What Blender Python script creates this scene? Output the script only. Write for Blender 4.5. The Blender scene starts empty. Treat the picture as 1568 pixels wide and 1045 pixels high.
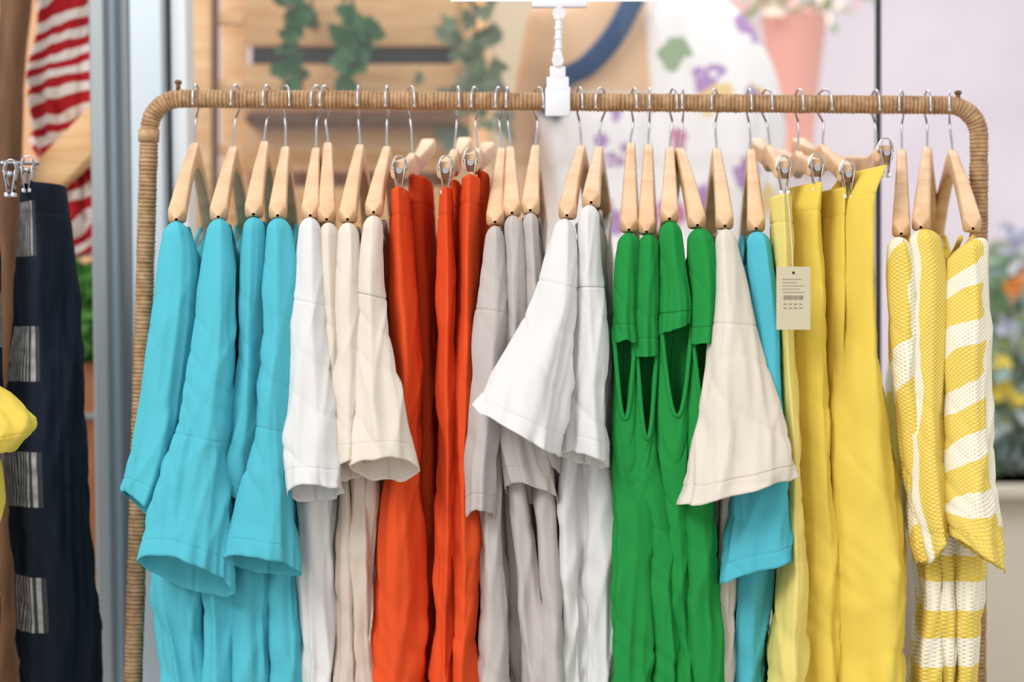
import bpy, bmesh, math, random
from mathutils import Vector, Matrix, noise
random.seed(7)
D=2.6; ZC=1.133
sc=bpy.context.scene
sc.view_settings.view_transform='Standard'
# survey grid: (u,v) millimetres measured in the rack plane, y = real distance behind the rack (m)
def P(u,v,y=0.0):
    k=(y+D)/D
    return Vector(((u-784)/1000*k, y, ZC+(522.5-v)/1000*k))
def lin(c):
    return tuple(((x/255)/12.92 if x/255<=0.04045 else ((x/255+0.055)/1.055)**2.4) for x in c)+(1,)
# ---------------------------------------------------------------- materials
def newmat(name):
    m=bpy.data.materials.new(name); m.use_nodes=True
    nt=m.node_tree; b=nt.nodes['Principled BSDF']
    return m,nt,b
def cloth(name,col,rough=1.0,transl=0.16,bump=0.42,var=0.05,wscale=7,col2=None):
    m,nt,b=newmat(name)
    N=nt.nodes;L=nt.links
    tc=N.new('ShaderNodeTexCoord')
    mp=N.new('ShaderNodeMapping'); mp.inputs['Scale'].default_value=(1,1,0.45); mp.inputs['Rotation'].default_value=(0.0,0.25,0.0)
    L.new(tc.outputs['Object'],mp.inputs['Vector'])
    n1=N.new('ShaderNodeTexNoise'); n1.inputs['Scale'].default_value=wscale; n1.inputs['Detail'].default_value=3; n1.inputs['Distortion'].default_value=1.0
    L.new(mp.outputs['Vector'],n1.inputs['Vector'])
    n3=N.new('ShaderNodeTexNoise'); n3.noise_type='RIDGED_MULTIFRACTAL'; n3.inputs['Scale'].default_value=wscale*0.8; n3.inputs['Detail'].default_value=1; n3.inputs['Distortion'].default_value=0.4
    L.new(mp.outputs['Vector'],n3.inputs['Vector'])
    n2=N.new('ShaderNodeTexNoise'); n2.inputs['Scale'].default_value=600; n2.inputs['Detail'].default_value=1
    L.new(tc.outputs['Object'],n2.inputs['Vector'])
    ad=N.new('ShaderNodeMath'); ad.operation='MULTIPLY_ADD'; ad.inputs[1].default_value=0.035
    L.new(n2.outputs['Fac'],ad.inputs[0]); L.new(n1.outputs['Fac'],ad.inputs[2])
    ad2=N.new('ShaderNodeMath'); ad2.operation='MULTIPLY_ADD'; ad2.inputs[1].default_value=0.09
    L.new(n3.outputs['Fac'],ad2.inputs[0]); L.new(ad.outputs[0],ad2.inputs[2])
    bp=N.new('ShaderNodeBump'); bp.inputs['Strength'].default_value=bump; bp.inputs['Distance'].default_value=0.02
    L.new(ad2.outputs[0],bp.inputs['Height']); L.new(bp.outputs['Normal'],b.inputs['Normal'])
    mx=N.new('ShaderNodeMixRGB'); c=lin(col)
    mx.inputs[1].default_value=tuple(x*(1-var) for x in c[:3])+(1,)
    mx.inputs[2].default_value=lin(col2) if col2 else tuple(min(1,x*(1+var)) for x in c[:3])+(1,)
    L.new(n1.outputs['Fac'],mx.inputs[0]); L.new(mx.outputs[0],b.inputs['Base Color'])
    b.inputs['Roughness'].default_value=rough
    b.inputs['Specular IOR Level'].default_value=0.05
    if transl>0:
        tr=N.new('ShaderNodeBsdfTranslucent'); L.new(mx.outputs[0],tr.inputs['Color']); L.new(bp.outputs['Normal'],tr.inputs['Normal'])
        ms=N.new('ShaderNodeMixShader'); ms.inputs[0].default_value=transl
        L.new(b.outputs[0],ms.inputs[1]); L.new(tr.outputs[0],ms.inputs[2])
        L.new(ms.outputs[0],N['Material Output'].inputs['Surface'])
    return m
def plain(name,col,rough=0.5,metal=0,bumpscale=0,bump=0.1,var=0.0,vscale=5,spec=0.5,col2=None):
    m,nt,b=newmat(name); N=nt.nodes;L=nt.links
    tc=N.new('ShaderNodeTexCoord')
    n1=N.new('ShaderNodeTexNoise'); n1.inputs['Scale'].default_value=vscale; n1.inputs['Detail'].default_value=5
    L.new(tc.outputs['Object'],n1.inputs['Vector'])
    c=lin(col); mx=N.new('ShaderNodeMixRGB')
    mx.inputs[1].default_value=tuple(x*(1-var) for x in c[:3])+(1,); mx.inputs[2].default_value=lin(col2) if col2 else tuple(min(1,x*(1+var)) for x in c[:3])+(1,)
    L.new(n1.outputs['Fac'],mx.inputs[0]); L.new(mx.outputs[0],b.inputs['Base Color'])
    b.inputs['Roughness'].default_value=rough; b.inputs['Metallic'].default_value=metal; b.inputs['Specular IOR Level'].default_value=spec
    if bumpscale:
        n2=N.new('ShaderNodeTexNoise'); n2.inputs['Scale'].default_value=bumpscale
        L.new(tc.outputs['Object'],n2.inputs['Vector'])
        bp=N.new('ShaderNodeBump'); bp.inputs['Strength'].default_value=bump; bp.inputs['Distance'].default_value=0.01
        L.new(n2.outputs['Fac'],bp.inputs['Height']); L.new(bp.outputs['Normal'],b.inputs['Normal'])
    return m
def woodmat(name,c1,c2,scale=(3,3,30),rough=0.45):
    m,nt,b=newmat(name); N=nt.nodes;L=nt.links
    tc=N.new('ShaderNodeTexCoord'); mp=N.new('ShaderNodeMapping'); mp.inputs['Scale'].default_value=scale
    L.new(tc.outputs['Object'],mp.inputs['Vector'])
    n=N.new('ShaderNodeTexNoise'); n.inputs['Scale'].default_value=2; n.inputs['Detail'].default_value=6; n.inputs['Distortion'].default_value=1.2
    L.new(mp.outputs['Vector'],n.inputs['Vector'])
    r=N.new('ShaderNodeValToRGB'); r.color_ramp.elements[0].position=0.3; r.color_ramp.elements[1].position=0.7
    r.color_ramp.elements[0].color=lin(c1); r.color_ramp.elements[1].color=lin(c2)
    L.new(n.outputs['Fac'],r.inputs['Fac']); L.new(r.outputs['Color'],b.inputs['Base Color'])
    b.inputs['Roughness'].default_value=rough; b.inputs['Specular IOR Level'].default_value=0.3
    return m
def mth(nt,op,a,b=None,c=None):
    n=nt.nodes.new('ShaderNodeMath'); n.operation=op
    for i,x in enumerate((a,b,c)):
        if x is None: continue
        if isinstance(x,(int,float)): n.inputs[i].default_value=x
        else: nt.links.new(x,n.inputs[i])
    return n.outputs[0]
def stripe_mat(name,ca,cb,period,duty=0.5,slant=0.0,knit=True,offset=0.0,band=None,wob=0.01,cuff=None):
    m,nt,b=newmat(name); N=nt.nodes;L=nt.links
    uv=N.new('ShaderNodeUVMap'); sp=N.new('ShaderNodeSeparateXYZ'); L.new(uv.outputs[0],sp.inputs[0])
    U=sp.outputs[0];V=sp.outputs[1]
    nz=N.new('ShaderNodeTexNoise'); nz.inputs['Scale'].default_value=14 if knit else 6; L.new(uv.outputs[0],nz.inputs['Vector'])
    wv=mth(nt,'MULTIPLY_ADD',nz.outputs['Fac'],wob*2,-wob)
    t=mth(nt,'ADD',mth(nt,'ADD',mth(nt,'MULTIPLY_ADD',U,slant,V),offset),wv)
    f=mth(nt,'FRACT',mth(nt,'DIVIDE',t,period))
    s=mth(nt,'GREATER_THAN',f,duty)
    if band:
        ub=mth(nt,'ADD',U,wv)
        w=mth(nt,'MULTIPLY',mth(nt,'GREATER_THAN',ub,band[0]),mth(nt,'LESS_THAN',ub,band[1]))
        s=mth(nt,'MAXIMUM',s,w)
        if len(band)>2:
            y=mth(nt,'MULTIPLY',mth(nt,'GREATER_THAN',ub,band[1]),mth(nt,'LESS_THAN',ub,band[2]))
            s=mth(nt,'MULTIPLY',s,mth(nt,'SUBTRACT',1.0,y))
    if cuff: s=mth(nt,'MULTIPLY',s,mth(nt,'LESS_THAN',V,cuff))
    fr=2*math.pi/0.0064
    k=mth(nt,'MULTIPLY',mth(nt,'SINE',mth(nt,'MULTIPLY',U,fr)),mth(nt,'SINE',mth(nt,'MULTIPLY',V,fr)))
    k01=mth(nt,'MULTIPLY_ADD',k,0.5,0.5)
    mx=N.new('ShaderNodeMixRGB'); L.new(s,mx.inputs[0]); mx.inputs[1].default_value=lin(ca); mx.inputs[2].default_value=lin(cb)
    last=mx.outputs[0]
    if knit:
        hole=mth(nt,'GREATER_THAN',k01,0.78)
        inv=N.new('ShaderNodeMixRGB'); L.new(s,inv.inputs[0]); inv.inputs[1].default_value=lin(cb); inv.inputs[2].default_value=lin((214,190,110))
        dk=N.new('ShaderNodeMixRGB')
        L.new(mth(nt,'MULTIPLY',hole,0.55),dk.inputs[0]); L.new(mx.outputs[0],dk.inputs[1]); L.new(inv.outputs[0],dk.inputs[2]); last=dk.outputs[0]
        bp=N.new('ShaderNodeBump'); bp.inputs['Strength'].default_value=0.5; bp.inputs['Distance'].default_value=0.003; bp.invert=True
        L.new(k01,bp.inputs['Height']); L.new(bp.outputs['Normal'],b.inputs['Normal'])
    L.new(last,b.inputs['Base Color']); b.inputs['Roughness'].default_value=0.95
    b.inputs['Specular IOR Level'].default_value=0.1
    return m
def patch_mat(name,off=0.0,offv=0.0,per=0.2,lo=0.36,hi=0.6):
    m,nt,b=newmat(name); N=nt.nodes;L=nt.links
    uv=N.new('ShaderNodeUVMap'); sp=N.new('ShaderNodeSeparateXYZ'); L.new(uv.outputs[0],sp.inputs[0])
    U=sp.outputs[0];V=sp.outputs[1]
    cu=mth(nt,'DIVIDE',mth(nt,'ADD',U,off),per); cv=mth(nt,'DIVIDE',mth(nt,'ADD',V,offv),0.193)
    fu=mth(nt,'FRACT',cu); fv=mth(nt,'FRACT',cv)
    inu=mth(nt,'MULTIPLY',mth(nt,'GREATER_THAN',fu,lo),mth(nt,'LESS_THAN',fu,hi))
    inv=mth(nt,'MULTIPLY',mth(nt,'GREATER_THAN',fv,0.3),mth(nt,'LESS_THAN',fv,0.74))
    st=mth(nt,'GREATER_THAN',mth(nt,'FRACT',mth(nt,'MULTIPLY',U,230)),0.5)
    nz=N.new('ShaderNodeTexNoise'); nz.inputs['Scale'].default_value=60; L.new(uv.outputs[0],nz.inputs['Vector'])
    fac=mth(nt,'MULTIPLY',mth(nt,'MULTIPLY',inu,inv),mth(nt,'MULTIPLY_ADD',st,mth(nt,'MULTIPLY',nz.outputs['Fac'],0.9),0.06))
    n=N.new('ShaderNodeTexNoise'); n.inputs['Scale'].default_value=6
    r=N.new('ShaderNodeMixRGB'); r.inputs[1].default_value=lin((18,23,32)); r.inputs[2].default_value=lin((40,48,62)); L.new(n.outputs['Fac'],r.inputs[0])
    mx=N.new('ShaderNodeMixRGB'); L.new(fac,mx.inputs[0]); L.new(r.outputs[0],mx.inputs[1]); mx.inputs[2].default_value=lin((215,212,208))
    L.new(mx.outputs[0],b.inputs['Base Color']); b.inputs['Roughness'].default_value=0.95; b.inputs['Specular IOR Level'].default_value=0.08
    bp=N.new('ShaderNodeBump'); bp.inputs['Strength'].default_value=0.4; bp.inputs['Distance'].default_value=0.01
    L.new(n.outputs['Fac'],bp.inputs['Height']); L.new(bp.outputs['Normal'],b.inputs['Normal'])
    return m
def floral_mat(name):
    m,nt,b=newmat(name); N=nt.nodes;L=nt.links
    tc=N.new('ShaderNodeTexCoord')
    vo=N.new('ShaderNodeTexVoronoi'); vo.inputs['Scale'].default_value=9.5
    L.new(tc.outputs['Object'],vo.inputs['Vector'])
    n=N.new('ShaderNodeTexNoise'); n.inputs['Scale'].default_value=22; L.new(tc.outputs['Object'],n.inputs['Vector'])
    d=mth(nt,'ADD',vo.outputs['Distance'],mth(nt,'MULTIPLY_ADD',n.outputs['Fac'],0.9,-0.45))
    sp=N.new('ShaderNodeSeparateColor'); L.new(vo.outputs['Color'],sp.inputs[0])
    r=N.new('ShaderNodeValToRGB'); r.color_ramp.interpolation='CONSTANT'
    e=r.color_ramp.elements; e[0].position=0; e[0].color=lin((160,100,185)); e[1].position=0.22; e[1].color=lin((236,200,110))
    for p,c in ((0.32,(196,66,140)),(0.46,(120,155,100)),(0.54,(150,110,190)),(0.64,(248,246,248))):
        q=e.new(p); q.color=lin(c)
    L.new(sp.outputs[0],r.inputs[0])
    ms=mth(nt,'LESS_THAN',d,0.36)
    mx=N.new('ShaderNodeMixRGB'); L.new(mth(nt,'MULTIPLY',ms,0.85),mx.inputs[0]); mx.inputs[1].default_value=lin((246,244,246)); L.new(r.outputs[0],mx.inputs[2])
    L.new(mx.outputs[0],b.inputs['Base Color']); b.inputs['Roughness'].default_value=0.8
    return m
def rope_mat():
    m,nt,b=newmat('paper_rope'); N=nt.nodes;L=nt.links
    tc=N.new('ShaderNodeTexCoord')
    n=N.new('ShaderNodeTexNoise'); n.inputs['Scale'].default_value=70; n.inputs['Detail'].default_value=4; L.new(tc.outputs['Object'],n.inputs['Vector'])
    r=N.new('ShaderNodeValToRGB'); e=r.color_ramp.elements
    e[0].position=0.25; e[0].color=lin((146,112,80)); e[1].position=0.75; e[1].color=lin((204,170,132))
    L.new(n.outputs['Fac'],r.inputs[0])
    uv=N.new('ShaderNodeUVMap'); sp=N.new('ShaderNodeSeparateXYZ'); L.new(uv.outputs[0],sp.inputs[0])
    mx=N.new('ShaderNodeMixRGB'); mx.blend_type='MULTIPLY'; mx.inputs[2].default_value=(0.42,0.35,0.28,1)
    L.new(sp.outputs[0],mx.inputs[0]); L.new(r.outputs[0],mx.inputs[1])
    L.new(mx.outputs[0],b.inputs['Base Color']); b.inputs['Roughness'].default_value=0.8; b.inputs['Specular IOR Level'].default_value=0.2
    return m
M={}
M['cyan']=cloth('cyan_cotton',(90,190,208)); M['white']=cloth('white_cotton',(228,227,227))
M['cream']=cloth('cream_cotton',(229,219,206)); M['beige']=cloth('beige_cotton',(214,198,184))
M['grey']=cloth('heather_grey_cotton',(198,191,187)); M['orange']=cloth('orange_linen',(230,88,46),transl=0.14)
M['green']=cloth('green_jersey',(42,146,70),transl=0.14); M['yellow']=cloth('yellow_linen',(238,211,96),wscale=5)
M['paleyellow']=cloth('pale_yellow_cotton',(238,221,132))
YL=(226,198,84); WL=(238,233,216)
M['stripe']=stripe_mat('yellow_white_knit',YL,WL,0.088,0.58,0.5,band=(0.018,0.042,0.052),cuff=0.80,wob=0.016)
M['stripe2']=stripe_mat('yellow_white_knit_b',YL,WL,0.19,0.66,-0.9,band=(-0.034,-0.016,0.03),wob=0.012)
M['stripe3']=stripe_mat('yellow_white_knit_c',YL,WL,0.21,0.72,1.2,band=(0.004,0.012,0.014),offset=0.05,wob=0.012)
M['stripeb']=stripe_mat('yellow_white_knit_body',YL,WL,0.085,0.5,0.05,wob=0.012)
M['beech']=woodmat('beech_wood',(204,160,120),(230,196,158),(4,4,14),0.4)
M['pine']=woodmat('pine_wood',(216,162,108),(242,204,154),(2,6,26),0.55)
M['darkwood']=woodmat('walnut_wood',(84,56,36),(128,90,60),(14,14,2),0.5)
M['chrome']=plain('chrome',(190,190,196),0.2,1.0)
M['rope']=rope_mat()
M['plastic']=plain('white_plastic',(226,228,236),0.3)
M['alu']=plain('painted_aluminium',(150,156,160),0.4,0.3,var=0.03)
M['alulight']=plain('light_aluminium',(196,208,218),0.35,0.1,var=0.03)
M['aluwhite']=plain('white_aluminium',(222,228,234),0.35,0.0)
M['black']=plain('black_rubber',(18,26,32),0.5)
# ---------------------------------------------------------------- mesh helpers
class MB:
    def __init__(s): s.v=[];s.f=[];s.uv=[];s.mi=[];s.mats=[]
    def mat(s,m):
        if m not in s.mats: s.mats.append(m)
        return s.mats.index(m)
    def grid(s,pts,uvs,mat,close=False):
        b=len(s.v); nr=len(pts); nc=len(pts[0]); k=s.mat(mat)
        for r in pts: s.v.extend(r)
        for i in range(nr-1):
            for j in range(nc if close else nc-1):
                j2=(j+1)%nc
                s.f.append((b+i*nc+j,b+i*nc+j2,b+(i+1)*nc+j2,b+(i+1)*nc+j)); s.mi.append(k)
                s.uv.append((uvs[i][j],uvs[i][j2],uvs[i+1][j2],uvs[i+1][j]) if uvs else ((0,0),)*4)
    def face(s,pts,mat,uv=None):
        b=len(s.v); s.v.extend(pts); s.f.append(tuple(range(b,b+len(pts)))); s.mi.append(s.mat(mat)); s.uv.append(tuple(uv) if uv else ((0,0),)*len(pts))
    def box(s,c,size,mat,rot=None,bev=0.0):
        bm=bmesh.new(); bmesh.ops.create_cube(bm,size=1)
        for v in bm.verts: v.co=Vector((v.co.x*size[0],v.co.y*size[1],v.co.z*size[2]))
        if bev>0: bmesh.ops.bevel(bm,geom=bm.edges[:],offset=bev,segments=2,affect='EDGES',profile=0.5)
        s.addbm(bm,mat,Matrix.Translation(c)@(rot.to_4x4() if rot else Matrix()))
    def cyl(s,a,b_,r1,r2,mat,n=20,rings=None):
        a=Vector(a);b_=Vector(b_); s.tube([a,b_],[r1,r2],mat,n,caps=True)
    def addbm(s,bm,mat,mx):
        b=len(s.v); k=s.mat(mat); bm.verts.index_update()
        for v in bm.verts: s.v.append(mx@v.co)
        for f in bm.faces: s.f.append(tuple(b+v.index for v in f.verts)); s.mi.append(k); s.uv.append(((0,0),)*len(f.verts))
        bm.free()
    def sphere(s,c,r,mat,seg=20,ring=12,rot=None):
        bm=bmesh.new(); bmesh.ops.create_uvsphere(bm,u_segments=seg,v_segments=ring,radius=1)
        if isinstance(r,(int,float)): r=(r,r,r)
        mx=Matrix.Translation(c)@(rot.to_4x4() if rot else Matrix())@Matrix.Diagonal((r[0],r[1],r[2],1)); s.addbm(bm,mat,mx)
    def tube(s,path,radii,mat,n=10,caps=True,flat=None,ruv=None):
        path=[Vector(p) for p in path]
        if isinstance(radii,(int,float)): radii=[radii]*len(path)
        pts=[]; up=None
        for i,p in enumerate(path):
            t=(path[min(i+1,len(path)-1)]-path[max(i-1,0)]).normalized()
            if up is None:
                up=Vector((0,0,1)) if abs(t.z)<0.9 else Vector((0,1,0))
            a=(up-t*up.dot(t)).normalized(); up=a; b=t.cross(a)
            r=radii[i]; f=flat or 1
            pts.append([p+a*r*math.cos(2*math.pi*j/n)+b*r*f*math.sin(2*math.pi*j/n) for j in range(n)])
        base=len(s.v); s.grid(pts,[[(q,0)]*n for q in ruv] if ruv else None,mat,close=True)
        if caps:
            k=s.mat(mat)
            s.f.append(tuple(base+j for j in range(n))[::-1]); s.mi.append(k); s.uv.append(((0,0),)*n)
            e=base+(len(path)-1)*n
            s.f.append(tuple(e+j for j in range(n))); s.mi.append(k); s.uv.append(((0,0),)*n)
    def make(s,name,parent=None,smooth=True,solid=0,subsurf=0,remesh=0,recenter=True):
        me=bpy.data.meshes.new(name); 
        o=Vector((0,0,0))
        if recenter and s.v:
            for v in s.v: o+=v
            o/=len(s.v)
        me.from_pydata([tuple(v-o) for v in s.v],[],s.f)
        for m in s.mats: me.materials.append(m)
        ul=me.uv_layers.new(name='UVMap')
        flatuv=[]
        for u in s.uv:
            for c in u: flatuv.extend(c)
        ul.data.foreach_set('uv',flatuv)
        me.polygons.foreach_set('material_index',s.mi)
        me.polygons.foreach_set('use_smooth',[smooth]*len(s.f))
        me.update()
        ob=bpy.data.objects.new(name,me); ob.location=o; sc.collection.objects.link(ob)
        if parent: ob.parent=parent
        if remesh:
            r=ob.modifiers.new('r','REMESH'); r.mode='VOXEL'; r.voxel_size=remesh; r.use_smooth_shade=True
            q=ob.modifiers.new('s','SMOOTH'); q.iterations=6
        if solid:
            r=ob.modifiers.new('s','SOLIDIFY'); r.thickness=solid; r.offset=0
        return ob
def auto_flat(ob,ang=0.6):
    me=ob.data
    bm=bmesh.new(); bm.from_mesh(me)
    for e in bm.edges:
        if len(e.link_faces)==2 and e.calc_face_angle(0)>ang: e.smooth=False
    bm.to_mesh(me); bm.free()
def interp(rows,n,extra=()):
    """hermite interpolation of parameter rows, row[0] is the parameter"""
    ts=[r[0] for r in rows]; T0,T1=ts[0],ts[-1]
    samples=sorted(set([T0+(T1-T0)*i/(n-1) for i in range(n)]+list(extra)))
    m=len(rows); k=len(rows[0])
    tan=[]
    for i in range(m):
        a=max(i-1,0); b=min(i+1,m-1)
        tan.append([(rows[b][c]-rows[a][c])/(rows[b][0]-rows[a][0]) for c in range(k)])
    out=[]; i=0
    for t in samples:
        while i<m-2 and t>ts[i+1]: i+=1
        h=ts[i+1]-ts[i]; x=min(max((t-ts[i])/h,0),1)
        h00=2*x**3-3*x*x+1; h10=x**3-2*x*x+x; h01=-2*x**3+3*x*x; h11=x**3-x*x
        out.append([h00*rows[i][c]+h10*h*tan[i][c]+h01*rows[i+1][c]+h11*h*tan[i+1][c] for c in range(k)])
        out[-1][0]=t
    return out
def sgnpow(x,p): return math.copysign(abs(x)**p,x)
SEED=[0]
def drape(mb,mat,rows,back=(0,0.1),p=1.0,nu=84,nv=96,amp=(0.002,0.008),freq=2.2,drop=0.0,seams=(),cap=0.018,capD=True,dip=0.0,hem=True,crease=1.0,udip=0.0,rise=0.0,wob=3.0,ridge=None,rdrift=0.0):
    """rows: (uL,vL,uR,vR,yfront,depth) ; back: (dx per metre of depth); ridge: position of the main fold line"""
    SEED[0]+=1; sd=SEED[0]*13.7
    R=[]
    for (uL,vL,uR,vR,yf,dp) in rows:
        R.append(((vL+vR)/2000.0,uL,vL,uR,vR,yf,dp))
    L=R[-1][0]-R[0][0]
    ex=[]
    for s_ in seams:
        ex+= [R[0][0]+L*s_+d for d in (-0.004,-0.0015,0.0,0.0015,0.004)]
    if hem:
        ex+=[R[-1][0]-0.026+d for d in (-0.003,-0.001,0.0,0.001,0.003)]
    ex+=[R[0][0]+d for d in (0.001,0.003,0.006,0.010,0.016)]
    SS=interp(R,nv,[e for e in ex if R[0][0]<e<R[-1][0]])
    perm=0
    for row in R: perm=max(perm,(P(row[3],row[4],row[5])-P(row[1],row[2],row[5])).length)
    pts=[];uvs=[]
    for row in SS:
        t,uL,vL,uR,vR,yf,dp=row
        tt=(t-R[0][0])/L
        wb=wob*min(1,tt*4)
        uL+=wb*noise.noise(Vector((t*9,sd,1.3))); uR+=wb*noise.noise(Vector((t*9,sd,7.3)))
        A=P(uL,vL,yf);B=P(uR,vR,yf)
        H=(B-A)/2; Dv=Vector((back[0]*dp/2,dp/2,0)); C=(A+B)/2+Dv
        x=min((t-R[0][0])/cap,1.0) if cap else 1.0; cs=math.sqrt(max(0.0,1-(1-x)**2)) if cap else 1.0
        cs=max(cs,0.04)
        Hn=H.normalized(); Dn=Dv.normalized()
        a=amp[0]+(amp[1]-amp[0])*tt**0.8
        a*=x
        sg=0.0
        for s_ in seams:
            d=abs(tt*L-L*s_)
            if d<0.0035: sg-=0.0010*(1-d/0.0035)
        if hem:
            d=abs((L-0.026)-tt*L)
            if d<0.0025: sg-=0.0008*(1-d/0.0025)
        rr_=None
        if ridge is not None:
            rr_=max(-0.75,min(0.75,ridge+rdrift*tt+0.3*noise.noise(Vector((t*6,sd,3)))))
        r=[];uu=[]
        for j in range(nu+1):
            th=math.pi/2+2*math.pi*j/nu
            c=math.cos(th);s=math.sin(th)
            cc=sgnpow(c,p); s2=sgnpow(s,p)
            if rr_ is not None and s<0:
                tent=1-(cc-rr_)/(1-rr_) if cc>rr_ else 1-(rr_-cc)/(1+rr_)
                tent=max(0,tent)
                tp=1.02-math.sqrt((1-tent)**2+0.006)
                k_=0.68
                s2=-(k_*max(0,tp)**0.92+(1-k_)*abs(s2))
            Ds=cs if capD else 1.0
            pt=C+H*cc*cs+Dv*s2*Ds
            hx_=cc*H.length; dy_=s2*dp/2
            q=Vector((hx_*freq*14, dy_*freq*14, t*1.8+sd))
            n1=noise.noise(q+Vector((sd,0,0)))
            n2=noise.noise(q*2.1+Vector((0,sd,0)))
            n3=noise.noise(Vector((hx_*8+dy_*3+sd,t*9,sd)))
            q4=Vector((hx_*26+dy_*14+t*6, t*3.0+sd, dy_*9))
            n4=(1-abs(noise.noise(q4+Vector((0,0,sd)))))**4
            q5=Vector((hx_*16-dy_*8-t*13, t*6+sd*2, sd))
            n5=(1-abs(noise.noise(q5)))**7
            f=a*(1.25*n1+0.45*(1-2.2*abs(n2))+0.6*n3+crease*(0.55*n4-0.34*n5))+sg
            pt=pt+(Hn*c+Dn*s).normalized()*f*1.3
            if dip: pt.z-=dip*(1-abs(s2)**1.6)*max(0,1-tt*L/0.25)
            if rise and s>0: pt.z+=rise*s2*max(0,1-tt*L/0.3)
            if udip:
                w=max(0,-s)**0.5*(1-abs(cc)**2.2)*max(0,1-tt*L/(udip*2.2))
                pt.z-=udip*w
            if drop:
                e=max(0,(tt-0.72)/0.28); pt.z-=drop*e*e*(s+1)/2
            if hem:
                e=max(0,(tt-0.88)/0.12); pt.z+=0.005*e*noise.noise(Vector((c*1.8+sd,s*1.8,0)))
            r.append(pt); uu.append(((j/nu-0.5)*perm*2.4,t))
        pts.append(r);uvs.append(uu)
    mb.grid(pts,uvs,mat)
    if udip:
        h=[q for q in pts[0][nu//4:3*nu//4+1]]
        mb.tube(h,0.0028,mat,8)
BARZ=lambda u: P(u,150+10*(u-240)/1250,0).z
def path_smooth(pts,n):
    rows=[];t=0
    for i,p in enumerate(pts):
        if i: t+=(Vector(p)-Vector(pts[i-1])).length
        rows.append((t,p[0],p[1],p[2]))
    return [Vector(r[1:]) for r in interp(rows,n)]
HR=random.Random(5)
def hanger(hu,tip,neckv,far=None,clips=False,name='wooden_hanger',ty=-0.2,wood=True):
    mb=MB()
    Np=P(tip[0],tip[1],ty); hx=P(hu,0,0).x
    nz=P(hu,neckv+17,0).z
    C=Vector((hx,0,nz))
    if far: F=P(*far)
    else: F=Vector((2*hx-Np.x,-ty,Np.z))
    sec=20; rings=46; pts=[]
    for i in range(rings+1):
        s=-1+2*i/rings; E=Np if s<0 else F; a=abs(s)
        pos=C+(E-C)*a; 
        pos.z=C.z+(E.z-C.z)*(a**1.3)
        d=Vector((F.x-Np.x,F.y-Np.y,0)).normalized(); w=Vector((d.y,-d.x,0))
        th=0.0076+0.0058*a**1.4; hh=0.0135+0.008*max(0,1-a*5)-0.001*a
        e=1.0
        if a>0.96: e=math.sqrt(max(0.02,1-((a-0.96)/0.04)**2))
        sl=(E.z-C.z)/max(0.01,(E-C).length)
        upv=Vector((-d.x*sl*(1 if s>0 else -1),-d.y*sl*(1 if s>0 else -1),1)).normalized() if a>0.05 else Vector((0,0,1))
        pts.append([pos+w*th*e*sgnpow(math.cos(2*math.pi*j/sec),0.5)+upv*hh*e*sgnpow(math.sin(2*math.pi*j/sec),0.5) for j in range(sec)])
    mb.grid(pts,None,M['beech'],close=True)
    bz=BARZ(hu); rr=0.0205; cz=bz+0.0155+0.002-rr+0.003
    d=Vector((F.x-Np.x,F.y-Np.y,0)).normalized()
    if d.y<0: d=-d
    d2=Vector((d.x*0.55+HR.uniform(-0.45,0.45),d.y,0)).normalized()
    ox=HR.uniform(-0.005,0.005)
    base=Vector((hx,0,nz+0.015)); pl=[base,base+Vector((0,0,0.012))]
    zl=cz-rr*1.25
    pl.append(Vector((hx+ox*0.8,0,zl-0.008)))
    for i in range(13):
        a=math.radians(-50+ (230)*i/12)
        pl.append(Vector((hx+ox,0,cz))+d2*rr*math.cos(a)+Vector((0,0,rr*math.sin(a))))
    pl.append(Vector((hx+ox,0,cz-0.012))-d2*rr*1.02)
    pl=path_smooth(pl,40)
    mb.tube(pl,0.0017,M['chrome'],8)
    mb.sphere(pl[-1],0.0026,M['chrome'],10,6)
    mb.cyl(base-Vector((0,0,0.004)),base+Vector((0,0,0.004)),0.0045,0.004,M['chrome'],12)
    if clips:
        c=Np*0.93+C*0.07; c.z=Np.z
        clip(mb,c)
    ob=mb.make(name); auto_flat(ob,0.9)
    return ob
def clip(mb,c,s=1.0):
    for sx in(-1,1):
        rot=Matrix.Rotation(sx*0.16,3,'Y')
        mb.box(c+Vector((sx*0.0058,-0.012,-0.012)),(0.0016,0.017,0.036),M['chrome'],rot,0.0006)
        mb.box(c+Vector((sx*0.0085,-0.012,0.010)),(0.0016,0.013,0.016),M['chrome'],Matrix.Rotation(-sx*0.25,3,'Y'),0.0006)
        mb.box(c+Vector((sx*0.0048,-0.012,-0.031)),(0.005,0.017,0.006),M['plastic'],None,0.001)
    mb.cyl(c+Vector((0,-0.021,0.0)),c+Vector((0,-0.003,0.0)),0.0045,0.0045,M['chrome'],12)
    lp=[c+Vector((0.011*math.cos(a),-0.012,0.006+0.016*math.sin(a))) for a in [math.pi*i/10 for i in range(11)]]
    mb.tube(lp,0.0012,M['chrome'],6)
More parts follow.
